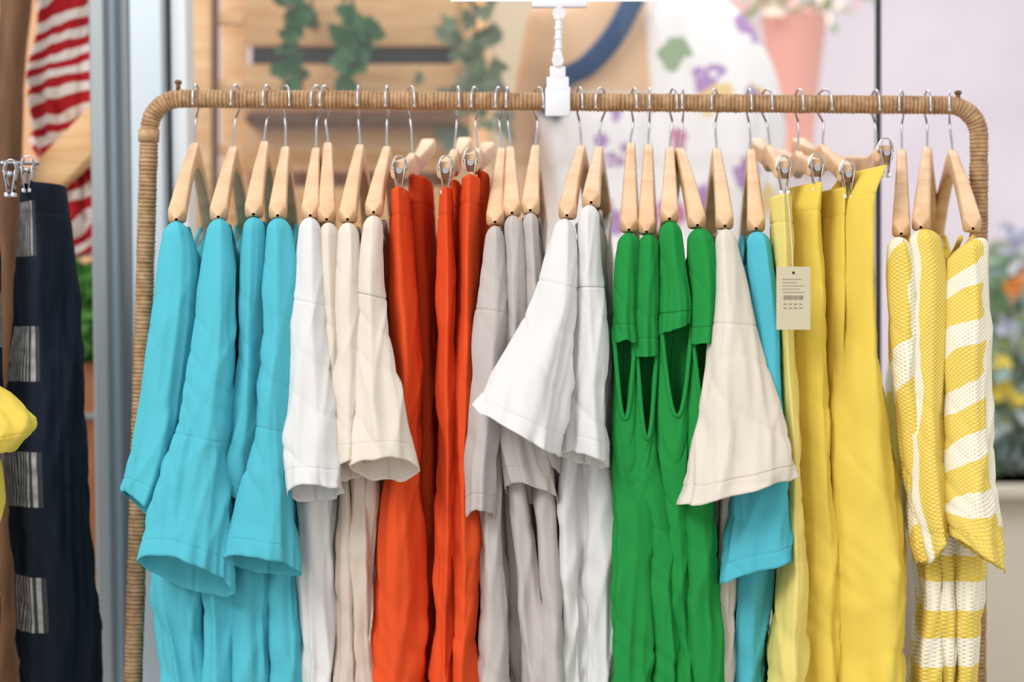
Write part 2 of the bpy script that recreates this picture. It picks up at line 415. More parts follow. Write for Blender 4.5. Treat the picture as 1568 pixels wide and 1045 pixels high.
# ---------------------------------------------------------------- garments
def tshirt(name,mat,hu,tip,neckv,sleeves,bodies,yb=-0.24,dpb=0.09,drop=0.03,amp=(0.001,0.009),seams=(),sl_freq=1.6,hang=True,bodymat=None,bamp=(0.003,0.014),dip=0.03,ridge=0.1,rdrift=0.0):
    if hang: hanger(hu,tip,neckv)
    mb=MB()
    n=len(sleeves)
    rows=[]
    for i,r in enumerate(sleeves):
        a=i/(n-1); rows.append(tuple(r)+(-0.216+( yb+0.216)*a, 0.032+(dpb-0.032)*a))
    drape(mb,mat,rows,back=(0,0),p=0.8,amp=amp,drop=drop,seams=seams,freq=sl_freq,ridge=ridge,rdrift=rdrift,nu=96,nv=110)
    hx=P(hu,0,0).x; tx=P(tip[0],0,-0.2).x
    slope=(hx-tx)/0.2
    if bodies:
        br=[(tip[0]-9,tip[1]+8,tip[0]+9,tip[1]+8,-0.185,0.37)]
        for (v,a,b) in bodies: br.append((a,v,b,v,-0.185,0.37))
        drape(mb,bodymat or mat,br,back=(slope,0),p=0.55,nu=120,nv=80,amp=bamp,freq=1.6,capD=False,dip=dip,hem=True,rise=0.02)
        rb=[]
        for i,r in enumerate(sleeves):
            a=i/(n-1); w=(r[2]-r[0])*0.42; c0=(2*hx-tx)*1000*D/(D+0.2)+784
            rb.append((c0-w*0.6,(r[1]+r[3])/2*0.93+26,c0+w*0.6,(r[1]+r[3])/2*0.93+26,0.17+0.01*a,0.04+0.04*a))
        drape(mb,mat,rb,back=(0,0),p=0.85,nu=36,nv=30,amp=amp)
        nb=[];na=[]
        z0=P(0,tip[1]+8,-0.185).z
        for i in range(25):
            q=-1+2*i/24
            z=z0-dip*(1-abs(q)**1.6)-0.004+(0.02*q if q>0 else 0)
            na.append(Vector((hx+slope*q*0.15-0.010,q*0.15,z))); nb.append(Vector((hx+slope*q*0.15+0.010,q*0.15,z-0.012*(1-q*q))))
        mb.tube(na,0.0035,mat,8); mb.tube(nb,0.0035,mat,8)
    return mb.make(name,solid=0.001)
# cyan t-shirts
tshirt('cyan_t_shirt',M['cyan'],298,(270,336),222,
 [(252,338,280,338),(240,400,298,400),(228,520,292,520),(206,640,278,640),(190,715,262,735),(182,748,240,790)],
 [(400,262,304),(500,262,302),(800,235,300),(930,235,298),(1045,248,318),(1200,246,320)],yb=-0.24,dpb=0.08,ridge=0.25)
tshirt('cyan_t_shirt',M['cyan'],357,(334,332),228,
 [(318,334,347,334),(305,420,352,420),(288,540,350,540),(264,665,342,680),(230,775,345,800),(212,842,350,882)],
 [(400,322,360),(500,312,356),(800,300,350),(930,312,362),(1045,318,364),(1230,318,366)],yb=-0.28,dpb=0.07,drop=0.05,seams=(0.64,),ridge=0.45,rdrift=-0.2)
tshirt('cyan_t_shirt',M['cyan'],405,(388,328),220,
 [(370,332,402,332),(366,420,402,420),(360,540,398,540),(352,640,392,640),(337,700,380,720),(344,750,376,775)],
 [(500,370,400),(800,355,400),(930,360,402),(1045,362,404),(1230,362,404)],yb=-0.22,dpb=0.06,ridge=0.0)
tshirt('cyan_t_shirt',M['cyan'],437,(425,330),228,
 [(408,333,440,333),(402,420,450,420),(398,540,444,540),(390,655,430,662),(368,780,442,790),(354,848,450,866)],
 [(400,418,455),(500,415,452),(800,400,455),(930,396,462),(1045,402,468),(1230,402,472)],yb=-0.27,dpb=0.06,drop=0.03,seams=(0.62,),ridge=-0.2,rdrift=0.5)
# white / cream
tshirt('white_t_shirt',M['white'],484,(475,330),230,
 [(458,332,486,332),(446,460,496,470),(437,600,503,600),(428,690,508,690),(433,745,514,740)],
 [(500,462,490),(760,456,508),(1045,466,514),(1200,466,516)],yb=-0.28,dpb=0.07,drop=0.03,seams=(0.32,),ridge=0.35)
tshirt('cream_t_shirt',M['cream'],502,(500,336),222,
 [(488,340,514,340),(488,430,516,430),(494,560,524,560),(500,700,530,705)],
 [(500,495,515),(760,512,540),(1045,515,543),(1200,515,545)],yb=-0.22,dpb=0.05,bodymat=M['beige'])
tshirt('cream_t_shirt',M['cream'],551,(532,336),225,
 [(517,340,545,340),(509,440,548,440),(505,580,549,580),(507,660,548,660),(511,715,552,700)],
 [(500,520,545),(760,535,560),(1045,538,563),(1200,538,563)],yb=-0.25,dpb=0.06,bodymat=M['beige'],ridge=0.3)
tshirt('cream_t_shirt',M['cream'],592,(572,325),228,
 [(557,329,584,329),(547,430,588,440),(545,560,602,560),(546,640,620,640),(548,702,633,705)],
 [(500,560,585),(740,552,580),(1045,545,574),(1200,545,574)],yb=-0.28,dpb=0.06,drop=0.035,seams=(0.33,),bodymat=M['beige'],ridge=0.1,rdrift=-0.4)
def trousers(name,mat,hu,neck,near,far,legs,name_h='trouser_hanger'):
    hanger(hu,near[:2],neck,far=far,clips=True,ty=near[2],name=name_h)
    mb=MB()
    for lg in legs:
        yf,dp,rows,bk=lg[:4]; rg=lg[4] if len(lg)>4 else None
        rr=[(a,v,b,v,yf,dp) for (v,a,b) in rows]
        drape(mb,mat,rr,back=(bk,0),p=0.65,nu=100,nv=120,amp=(0.001,0.012),freq=1.3,seams=(0.045,),capD=False,hem=True,cap=0.003,crease=1.1,ridge=rg,wob=4)
    return mb.make(name,solid=0.001)
trousers('orange_trousers',M['orange'],631,238,(611,262,-0.17),(657,222,0.14),
 [(-0.2,0.10,[(285,596,620),(400,594,629),(600,600,636),(800,586,640),(1045,570,644),(1250,568,646)],0,-0.1),
  (-0.10,0.22,[(268,624,655),(330,622,657),(450,630,662),(650,638,668),(1045,645,668),(1250,645,668)],0)])
trousers('orange_trousers',M['orange'],696,232,(682,262,-0.17),(712,220,0.14),
 [(-0.2,0.10,[(285,672,691),(400,668,694),(600,669,696),(800,671,694),(1045,666,690),(1250,666,690)],0,0.2),
  (-0.08,0.2,[(275,688,704),(450,690,704),(650,690,703),(1045,690,703),(1250,690,703)],0)])
trousers('orange_trousers',M['orange'],731,230,(720,250,-0.17),(748,228,0.14),
 [(-0.2,0.10,[(266,706,733),(400,700,731),(600,697,724),(800,698,721),(1045,700,718),(1250,700,718)],0,0.0),
  (-0.08,0.2,[(262,730,748),(450,728,745),(650,722,744),(850,716,738),(1045,712,736),(1250,712,736)],0)])
# greys
tshirt('grey_t_shirt',M['grey'],768,(758,340),230,
 [(746,345,769,345),(734,470,773,475),(730,600,764,610),(726,700,756,700),(722,782,750,782)],
 [(500,748,770),(700,738,772),(850,732,775),(1045,737,782),(1200,737,785)],yb=-0.23,dpb=0.07,seams=(0.3,))
tshirt('grey_t_shirt',M['grey'],781,(784,326),228,
 [(773,329,798,329),(775,420,803,425),(772,520,806,520),(764,650,820,660),(776,737,846,754)],
 [(500,775,800),(640,760,802),(800,778,818),(1045,792,850),(1200,792,855)],yb=-0.22,dpb=0.06,ridge=-0.2)
tshirt('grey_t_shirt',M['grey'],820,(812,322),226,
 [(801,325,824,325),(803,400,829,400),(805,520,840,520),(808,640,846,640),(810,705,850,715)],
 [(500,806,830),(700,815,850),(1045,840,862),(1200,840,862)],yb=-0.20,dpb=0.05)
tshirt('white_t_shirt',M['white'],890,(868,330),226,
 [(852,334,878,334),(832,400,880,410),(795,500,878,520),(757,580,870,610),(734,632,858,704)],
 [(500,860,885),(700,860,890),(1045,857,892),(1200,857,892)],yb=-0.32,dpb=0.09,drop=0.0,seams=(0.30,),ridge=0.35,rdrift=0.2)
tshirt('white_t_shirt',M['white'],917,(905,310),228,
 [(890,313,916,313),(886,420,921,420),(878,540,927,540),(868,630,934,640),(862,688,937,706)],
 [(500,890,925),(700,888,935),(1045,892,942),(1200,892,942)],yb=-0.27,dpb=0.08,drop=0.02,seams=(0.33,),ridge=-0.3,rdrift=0.5)
# green tanks
def tank(hu,tip,neckv,strap,front,ud,body):
    hanger(hu,tip,neckv)
    mb=MB(); n=len(strap)
    rows=[tuple(r)+(-0.216-0.02*i/(n-1),0.035+0.02*i/(n-1)) for i,r in enumerate(strap)]
    drape(mb,M['green'],rows,back=(0,0),p=0.75,amp=(0.001,0.005),drop=0.0,ridge=0.1)
    hx=P(hu,0,0).x; tx=P(tip[0],0,-0.2).x
    fr=[(a,v,b,v,-0.225,0.05) for (v,a,b) in front]
    drape(mb,M['green'],fr,back=(0,0),p=0.8,nu=96,nv=110,amp=(0.001,0.013),freq=1.8,cap=0,udip=ud)
    br=[(tip[0]-8,tip[1]+14,tip[0]+8,tip[1]+14,-0.16,0.34)]+[(a,v,b,v,-0.16,0.34) for (v,a,b) in body]
    drape(mb,M['green'],br,back=((hx-tx)/0.2,0),p=0.55,nu=110,nv=80,amp=(0.003,0.013),freq=1.7,capD=False,dip=0.04)
    return mb.make('green_tank_top',solid=0.001)
tank(966,(963,352),222,[(949,356,980,356),(944,420,977,420),(938,490,974,490),(935,524,976,522)],
 [(505,940,974),(600,941,976),(680,942,980),(800,945,1000),(1045,944,996),(1250,944,996)],0.125,
 [(530,950,972),(800,960,990),(1250,960,990)])
tank(993,(990,355),224,[(981,358,1008,358),(977,430,1009,430),(973,500,1010,500),(972,546,1009,544)],
 [(530,975,1007),(610,964,1003),(690,966,1010),(800,986,1030),(1045,1000,1040),(1250,1002,1044)],0.13,
 [(560,980,1004),(800,1000,1030),(1250,1002,1036)])
tank(1026,(1025,335),228,[(1014,338,1042,338),(1014,400,1052,400),(1012,460,1066,460),(1010,512,1064,495)],
 [(490,1012,1062),(580,1008,1054),(660,1010,1056),(850,1025,1062),(1045,1036,1070),(1250,1036,1072)],0.135,
 [(560,1020,1044),(850,1035,1062),(1250,1045,1072)])
tank(1041,(1068,345),230,[(1056,349,1090,349),(1058,410,1104,410),(1066,470,1103,470),(1062,528,1099,526)],
 [(515,1062,1098),(600,1056,1090),(800,1056,1092),(1045,1066,1098),(1250,1066,1098)],0.10,
 [(560,1066,1090),(800,1066,1092),(1250,1070,1098)])
tshirt('cream_t_shirt',M['cream'],1097,(1110,346),230,
 [(1100,350,1126,350),(1100,440,1148,445),(1092,560,1176,560),(1070,680,1204,665),(1047,779,1222,738)],
 [(500,1105,1130),(760,1095,1130),(1045,1086,1112),(1200,1086,1112)],yb=-0.31,dpb=0.09,drop=0.0,seams=(0.36,),ridge=-0.45,rdrift=0.3)
tshirt('cyan_t_shirt',M['cyan'],1150,(1158,350),232,
 [(1145,354,1180,354),(1150,450,1194,450),(1150,600,1203,600),(1128,780,1214,770),(1120,893,1218,860)],
 [(500,1150,1190),(900,1118,1180),(1045,1115,1172),(1200,1115,1172)],yb=-0.26,dpb=0.08,drop=0.01,ridge=0.5)
# yellow trousers
trousers('yellow_trousers',M['paleyellow'],1178,225,(1200,262,-0.18),(1158,222,0.14),
 [(-0.235,0.08,[(296,1190,1218),(400,1192,1221),(600,1202,1224),(800,1212,1228),(1045,1203,1226),(1250,1200,1228)],0,-0.2)])
trousers('yellow_trousers',M['yellow'],1222,235,(1250,258,-0.18),(1195,240,0.14),
 [(-0.2,0.12,[(278,1244,1271),(330,1222,1275),(500,1222,1279),(700,1224,1286),(900,1222,1299),(1045,1218,1308),(1250,1215,1315)],-0.2,0.3)])
trousers('yellow_trousers',M['yellow'],1260,225,(1298,268,-0.18),(1222,222,0.14),
 [(-0.19,0.14,[(286,1284,1308),(400,1277,1308),(600,1274,1308),(800,1284,1312),(1045,1296,1330),(1250,1296,1330)],-0.2,0.0)])
trousers('yellow_trousers',M['yellow'],1342,235,(1354,235,-0.18),(1300,250,0.14),
 [(-0.23,0.15,[(252,1349,1367),(300,1314,1364),(400,1310,1362),(550,1304,1368),(700,1298,1392),(860,1295,1421),(1045,1308,1410),(1250,1312,1412)],-0.2,0.1)])
def knit(hu,tip,neckv,sl,body,mat,bmat,yb,dpb,drop):
    tshirt('striped_knit_sweater',mat,hu,tip,neckv,sl,body,yb=yb,dpb=dpb,drop=drop,seams=(),bamp=(0.003,0.012),bodymat=bmat)
knit(1381,(1380,358),232,[(1364,362,1396,362),(1363,430,1407,430),(1370,560,1408,560),(1386,700,1420,700),(1405,800,1440,800),(1415,862,1445,850)],
 [(500,1370,1400),(900,1412,1445),(1045,1406,1440),(1200,1406,1440)],M['stripe3'],M['stripeb'],-0.22,0.06,0)
knit(1420,(1410,348),228,[(1397,351,1440,349),(1407,430,1452,430),(1408,550,1451,550),(1402,690,1448,690),(1408,780,1458,770),(1430,868,1464,808)],
 [(500,1415,1445),(900,1432,1470),(1045,1432,1468),(1200,1432,1468)],M['stripe2'],M['stripeb'],-0.25,0.06,0)
knit(1458,(1490,350),233,[(1456,388,1517,352),(1458,450,1520,450),(1462,600,1523,600),(1466,720,1527,720),(1472,800,1538,820),(1476,832,1547,882)],
 [(500,1465,1510),(860,1460,1502),(1045,1460,1500),(1200,1460,1500)],M['stripe'],M['stripeb'],-0.28,0.07,0)
# ---------------------------------------------------------------- rack
rack=bpy.data.objects.new('clothes_rack',None); sc.collection.objects.link(rack)
mb=MB()
def lerp(a,b,t): return a+(b-a)*t
dirL=(P(204,1045)-P(228,215)); dirL/=-dirL.z
legL_bot=P(228,215)+dirL*(P(228,215).z-0.03)
legR_bot=P(1499,225)+Vector((-0.004,0,-1))*(P(1499,225).z-0.03)
path=[legL_bot, P(228,215)]
for i in range(0,9):
    a=math.pi-(math.pi/2)*i/8
    c=P(276,198); path.append(c+Vector((0.047*math.cos(a),0,0.047*math.sin(a))))
for i in range(0,9):
    a=math.pi/2-(math.pi/2)*i/8
    c=P(1452,208); path.append(c+Vector((0.047*math.cos(a),0,0.047*math.sin(a))))
path+= [P(1499,225),legR_bot]
seg=[0]
for i in range(1,len(path)): seg.append(seg[-1]+(path[i]-path[i-1]).length)
step=0.0011; tot=seg[-1]; n=int(tot/step); res=[];rad=[];ruv=[];k=0
for i in range(n+1):
    s=i*step
    while k<len(seg)-2 and s>seg[k+1]: k+=1
    f=(s-seg[k])/(seg[k+1]-seg[k]); res.append(lerp(path[k],path[k+1],f))
    pitch=0.0062
    sw=s+0.0016*noise.noise(Vector((s*60,5,0)))
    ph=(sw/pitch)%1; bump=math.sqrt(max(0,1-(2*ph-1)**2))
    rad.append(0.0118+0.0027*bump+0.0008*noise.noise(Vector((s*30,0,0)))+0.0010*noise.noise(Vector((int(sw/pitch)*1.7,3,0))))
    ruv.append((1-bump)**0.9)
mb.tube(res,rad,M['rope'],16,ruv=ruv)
mb.make('rope_wrapped_frame',rack,recenter=False)
mb=MB()
for (b,nm) in ((legL_bot,'l'),(legR_bot,'r')):
    mb.tube([b+Vector((0,-0.25,-0.012)),b+Vector((0,0.25,-0.012))],0.013,M['rope'],14)
    mb.sphere(b+Vector((0,-0.25,-0.012)),0.016,M['black']); mb.sphere(b+Vector((0,0.25,-0.012)),0.016,M['black'])
mb.tube([lerp(legL_bot,P(228,215),0.12),lerp(legR_bot,P(1499,225),0.12)],0.011,M['rope'],14)
mb.make('base_rails',rack,recenter=False)
mb=MB()
for u,v in((273,126),(1467,142)):
    b=P(u,v); mb.cyl(b-Vector((0,0,0.012)),b,0.0035,0.0035,M['darkwood'],10); mb.sphere(b,(0.006,0.006,0.004),M['darkwood'],12,8)
b=P(228,205); mb.tube([b+dirL*0.006*-1,b+dirL*0.012],[0.0165,0.0160],M['rope'],16)
mb.make('joint_caps',rack,recenter=False)
# ---------------------------------------------------------------- sign clip
mb=MB(); W=M['plastic']
mb.box(P(854,158,-0.020),(0.038,0.006,0.040),W,None,0.002)
mb.box(P(854,158,0.020),(0.038,0.005,0.040),W,None,0.002)
mb.box(P(854,139,0.0),(0.038,0.045,0.006),W,None,0.002)
mb.box(P(854,128,-0.012),(0.034,0.010,0.020),W,None,0.002)
mb.box(P(854,112,-0.012),(0.024,0.010,0.020),W,None,0.002)
mb.box(P(854,96,-0.012),(0.014,0.009,0.034),W,None,0.002)
mb.cyl(P(854,92,-0.022),P(854,92,0.0),0.009,0.009,W,20)
mb.cyl(P(855,95,-0.012),P(856,14,-0.012),0.0055,0.0055,W,16)
for v in(30,45,60,75): mb.cyl(P(855,v,-0.012),P(855,v-3,-0.012),0.0068,0.0068,W,16)
mb.cyl(P(856,20,-0.018),P(856,20,-0.004),0.010,0.010,W,18)
mb.box(P(857,6,-0.012),(0.084,0.014,0.012),W,None,0.003)
mb.box(P(857,-6,-0.012),(0.06,0.010,0.02),W,None,0.002)
m,nt,b=newmat('clear_acrylic'); b.inputs['Transmission Weight'].default_value=0.9; b.inputs['Roughness'].default_value=0.08; b.inputs['Base Color'].default_value=(0.9,0.93,1,1); b.inputs['IOR'].default_value=1.2
m2=plain('poster_paper',(225,225,240),0.6)
mb.box(P(852,-90,-0.012),(0.322,0.004,0.182),m,None,0.001)
mb.box(P(852,-92,-0.012),(0.30,0.0012,0.165),m2)
auto_flat(mb.make('sign_holder_clip'),0.6)
# price tag
mb=MB(); mt=plain('kraft_tag',(196,186,158),0.7); mk=plain('tag_ink',(132,124,108),0.7)
yt=-0.262
mb.box(P(1215,457,yt),(0.047,0.0012,0.087),mt,None,0.0004)
mb.box(P(1216,457,yt+0.003),(0.044,0.001,0.083),mt,Matrix.Rotation(0.02,3,'Y'),0.0003)
for i,(v,w) in enumerate(((428,30),(433,22),(438,34),(443,26),(448,34))):
    mb.box(P(1198+w/2,v,yt-0.0008),(w/1000*0.9,0.0004,0.0007),mk)
random.seed(3)
for c_ in range(22):
    mb.box(P(1200+c_*1.4,456,yt-0.0008),(random.choice((0.0003,0.0006,0.0008)),0.0004,0.006),mk)
for r in range(2):
    for c_ in range(4):
        mb.box(P(1202+c_*8,466+r*6,yt-0.0008),(0.0045,0.0004,0.0014),mk)
mb.cyl(P(1215,418,yt-0.001),P(1215,418,yt+0.0015),0.002,0.002,M['black'],10)
mb.tube(path_smooth([P(1215,418,yt),P(1212,370,yt+0.01),P(1208,320,-0.25),P(1204,285,-0.22)],16),0.0005,M['plastic'],5)
mb.make('price_tag',smooth=False)
# ---------------------------------------------------------------- room shell
floorm=plain('pale_concrete',(190,184,176),0.7,0,40,0.1,0.08,3)
mb=MB(); mb.box(Vector((0,1.0,-0.03)),(9,9,0.06),floorm); mb.make('floor',smooth=False)
wallm=plain('lilac_plaster',(190,180,200),0.85,0,30,0.05,0.0,1.6,col2=(240,234,242))
mb=MB(); mb.box(Vector((1.2,4.2,1.6)),(6.4,0.1,3.2),wallm); mb.make('wall_back',smooth=False)
peach=plain('peach_plaster',(230,180,138),0.85,0,30,0.05,0.05,1.2)
mb=MB(); mb.box(Vector((-1.9,1.9,1.6)),(2.2,0.08,3.2),peach); mb.make('wall_left',smooth=False)
door=bpy.data.objects.new('door_1',None); sc.collection.objects.link(door)
tilt=Matrix.Rotation(math.radians(-0.8),3,'Y')
def col(name,u0,u1,y0,y1,mat):
    a=P(u0,0,y0).x;b=P(u1,0,y0).x; mb=MB()
    mb.box(Vector(((a+b)/2+0.004,(y0+y1)/2,1.35)),(b-a,y1-y0,2.72),mat,tilt,0.004)
    return mb.make(name,door,smooth=False)
col('outer_jamb',136,160,0.36,0.46,M['alu'])
col('jamb_channel',160,174,0.39,0.46,M['alulight'])
col('jamb_groove',174,198,0.42,0.46,M['alu'])
col('stile',198,248,0.34,0.44,M['alulight'])
col('glazing_gap',248,261,0.40,0.44,M['alu'])
col('glazing_bead',261,286,0.37,0.44,M['aluwhite'])
gm,nt,b=newmat('window_glass')
tr=nt.nodes.new('ShaderNodeBsdfTransparent'); gl=nt.nodes.new('ShaderNodeBsdfGlossy'); gl.inputs['Roughness'].default_value=0.02
ms=nt.nodes.new('ShaderNodeMixShader'); ms.inputs[0].default_value=0.05
nt.links.new(tr.outputs[0],ms.inputs[1]); nt.links.new(gl.outputs[0],ms.inputs[2]); nt.links.new(ms.outputs[0],nt.nodes['Material Output'].inputs['Surface'])
win=bpy.data.objects.new('window_1',None); sc.collection.objects.link(win)
mb=MB(); a=P(290,0,0.42).x;b2=P(1342,0,0.42).x
mb.box(Vector(((a+b2)/2,0.42,1.35)),(b2-a,0.008,2.7),gm); mb.make('glass_pane',win,smooth=False)
mb=MB(); mb.box(Vector((b2+0.003,0.42,1.35)),(0.008,0.014,2.7),M['black']); mb.make('glass_edge',win,smooth=False)
# ---------------------------------------------------------------- wooden crate shelf
mb=MB()
def pbox(u0,u1,v0,v1,y,d,mat,bev=0.003):
    a=P(u0,v0,y); b=P(u1,v1,y)
    mb.box(Vector(((a.x+b.x)/2,y+d/2,(a.z+b.z)/2)),(abs(b.x-a.x),d,abs(a.z-b.z)),mat,None,bev)
Y=1.2
for v0,v1 in((-110,-22),(-12,70),(98,168),(192,262),(286,360),(384,460),(484,560),(584,660)):
    pbox(372,700,v0,v1,Y,0.02,M['pine'])
for u0,u1 in((338,376),(690,722)):
    pbox(u0,u1,-140,1296,Y+0.02,0.04,M['pine'])
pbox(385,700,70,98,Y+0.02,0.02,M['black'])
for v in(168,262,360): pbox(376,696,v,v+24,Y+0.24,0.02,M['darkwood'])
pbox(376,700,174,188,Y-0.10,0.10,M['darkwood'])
auto_flat(mb.make('wooden_crate_shelf'),0.5)
mb=MB()
pbox(288,322,-160,1340,1.0,0.05,M['pine']); pbox(322,332,-160,1340,1.02,0.03,M['darkwood'])
for v in (20,120,220,320): pbox(322,372,v,v+16,1.03,0.03,M['pine'])
auto_flat(mb.make('wooden_ladder_stand'),0.5)
mb=MB()
a=P(735,0,2.6).x; b=P(850,0,2.6).x
mb.box(Vector(((a+b)/2,2.6,1.25)),(b-a,0.04,2.5),plain('taupe_panel',(190,178,154),0.7),None,0.004)
mb.box(Vector(((a+b)/2,2.575,2.40)),(b-a+0.04,0.02,0.06),M['pine'],None,0.003)
mb.box(Vector((a,2.575,1.25)),(0.05,0.03,2.5),M['pine'],None,0.003); mb.box(Vector((b,2.575,1.25)),(0.05,0.03,2.5),M['pine'],None,0.003)
auto_flat(mb.make('folding_screen'),0.5)
def leaf(mb,c,s,mat,nrm=None,ivy=True):
    sh=[(0,-0.5),(0.28,-0.42),(0.55,-0.15),(0.3,0.0),(0.32,0.25),(0,0.7),(-0.32,0.25),(-0.3,0.0),(-0.55,-0.15),(-0.28,-0.42)] if ivy else [(0,-0.6),(0.2,-0.25),(0.24,0.1),(0,0.75),(-0.24,0.1),(-0.2,-0.25)]
    rot=Matrix.Rotation(random.uniform(0,6.28),3,'Y')@Matrix.Rotation(random.uniform(-0.8,0.8),3,'X')@Matrix.Rotation(random.uniform(-0.8,0.8),3,'Z')
    ctr=c+rot@Vector((0,0.08*s,0)); pts=[c+rot@Vector((x*s,0,z*s)) for x,z in sh]
    for i in range(len(pts)): mb.face([ctr,pts[i],pts[(i+1)%len(pts)]],mat)
g1=plain('ivy_leaf',(48,104,62),0.6,var=0.3,vscale=12); g2=plain('ivy_leaf_light',(110,150,100),0.6,var=0.2,vscale=12); g3=plain('sage_leaf',(108,126,100),0.6,var=0.3,vscale=9)
def vine(path,n,s,mat,spread):
    mb=MB(); pl=path_smooth(path,30); mb.tube(pl,0.003,M['darkwood'],6)
    for i in range(n):
        p=random.choice(pl); leaf(mb,p+Vector((random.gauss(0,spread),random.gauss(0,spread*0.5)-0.01,random.gauss(0,spread))),s*random.uniform(0.6,1.2),mat)
    mb.make('trailing_ivy',smooth=False)
random.seed(11)
vine([P(425,-60,1.1),P(440,10,1.08),P(455,60,1.06),P(462,140,1.06)],30,0.05,g1,0.018)
vine([P(540,-50,1.1),P(540,20,1.08),P(548,85,1.06)],10,0.045,g1,0.012)
vine([P(545,60,1.06),P(530,85,1.05),P(545,100,1.05)],12,0.06,g1,0.022)
vine([P(720,-50,1.1),P(728,40,1.15),P(735,90,1.15),P(730,200,1.15)],60,0.05,g3,0.045)
vine([P(480,-60,1.1),P(478,10,1.06),P(485,50,1.06)],9,0.045,g1,0.016)
# ---------------------------------------------------------------- mannequin
skin=plain('mannequin_skin',(226,186,146),0.45); fl=floral_mat('floral_print'); denim=cloth('denim',(58,88,126),transl=0.0)
man=bpy.data.objects.new('dressed_mannequin',None); sc.collection.objects.link(man)
Ym=1.35; mc=P(950,20,Ym); zs=mc.z
def ell(mb,rows,mat,nu=32,amp=0,freq=6,gather=0,nr=40):
    out=[]
    for r in interp([(-z,z,cx,cy,rx,ry) for z,cx,cy,rx,ry in rows],nr):
        _,z,cx,cy,rx,ry=r; q=[]
        for j in range(nu):
            a=2*math.pi*j/nu; f=1+amp*noise.noise(Vector((math.cos(a)*freq,math.sin(a)*freq,z*3)))+gather*math.sin(a*13+z*4)
            q.append(Vector((cx+rx*f*math.cos(a),cy+ry*f*math.sin(a),z)))
        out.append(q)
    b=len(mb.v); mb.grid(out,None,mat,close=True)
    k=mb.mat(mat); mb.f.append(tuple(b+j for j in range(nu))); mb.mi.append(k); mb.uv.append(((0,0),)*nu)
    e=b+(len(out)-1)*nu; mb.f.append(tuple(e+j for j in range(nu))[::-1]); mb.mi.append(k); mb.uv.append(((0,0),)*nu)
mb=MB(); x=mc.x
ell(mb,[(zs+0.33,x,Ym-0.01,0.02,0.03),(zs+0.31,x,Ym-0.01,0.06,0.08),(zs+0.23,x,Ym-0.02,0.075,0.098),(zs+0.15,x,Ym-0.015,0.062,0.08),(zs+0.10,x,Ym,0.048,0.05),(zs+0.05,x,Ym,0.05,0.05),(zs+0.03,x,Ym,0.09,0.06),(zs,x,Ym,0.155,0.075),(zs-0.05,x,Ym,0.175,0.09),(zs-0.2,x,Ym,0.155,0.11),(zs-0.38,x,Ym,0.115,0.085),(zs-0.52,x,Ym,0.16,0.11),(zs-0.6,x,Ym,0.165,0.115)],skin)
for sx in(-1,1):
    sh=Vector((x+sx*0.165,Ym,zs-0.03)); el=Vector((x+sx*0.235,Ym+0.02,zs-0.31)); wr=Vector((x+sx*0.25,Ym-0.08,zs-0.54))
    pl=path_smooth([sh,sh*0.5+el*0.5,el,el*0.5+wr*0.5,wr],20)
    mb.tube(pl,[0.056-0.031*i/19 for i in range(20)],skin,16); mb.sphere(sh,0.058,skin)
    mb.sphere(wr+Vector((0,-0.02,-0.05)),(0.02,0.035,0.06),skin)
    hp=Vector((x+sx*0.08,Ym,zs-0.6)); kn=Vector((x+sx*0.09,Ym-0.01,zs-1.0)); an=Vector((x+sx*0.09,Ym+0.02,zs-1.4))
    pl=path_smooth([hp,kn,an],20); mb.tube(pl,[0.082-0.046*i/19 for i in range(20)],skin,18)
    mb.sphere(an+Vector((0,-0.05,-0.03)),(0.04,0.11,0.03),skin)
mb.sphere(Vector((x,Ym-0.118,zs+0.21)),(0.012,0.02,0.025),skin)
mb.make('body',man,remesh=0.012,recenter=False)
mb=MB()
ell(mb,[(zs-0.20,x-0.01,Ym,0.17,0.12),(zs-0.26,x-0.01,Ym,0.185,0.135),(zs-0.45,x,Ym,0.17,0.13),(zs-0.7,x,Ym,0.24,0.19),(zs-1.1,x,Ym,0.32,0.26)],fl,96,0.12,5,gather=0.02)
mb.make('floral_dress',man,recenter=False)
mb=MB()
kk=(Ym-0.06+D)/D; rws=[]
for v,a,b in((-12,1000,1060),(0,992,1100),(30,986,1140),(80,988,1170),(130,992,1188),(180,998,1196),(230,1004,1192),(300,1016,1182),(380,1036,1166),(440,1056,1146)):
    q=P((a+b)/2,v,Ym-0.06); rws.append((q.z,q.x,Ym-0.06,(b-a)/2000*kk,(b-a)/2000*kk*0.75))
ell(mb,rws,fl,120,0.14,3,gather=0.03,nr=70)
mb.make('floral_blouse_sleeve',man,recenter=False)
mb=MB()
st=path_smooth([P(975,-10,Ym-0.13),P(940,55,Ym-0.15),P(900,100,Ym-0.14),P(860,125,Ym-0.11),P(840,180,Ym-0.10)],24)
mb.tube(st,0.026,denim,10,flat=0.25)
mb.make('denim_strap',man,recenter=False)
mb=MB(); mb.sphere(P(826,90,Ym),(0.016,0.012,0.04),plain('gold_bangle',(214,170,70),0.35,0.6)); mb.make('gold_tassel',man,recenter=False)
mb=MB(); mb.box(Vector((x,Ym,(zs-1.46)/2)),(0.7,0.6,zs-1.46),plain('white_plinth',(232,228,224),0.7),None,0.008); mb.make('display_plinth',smooth=False)
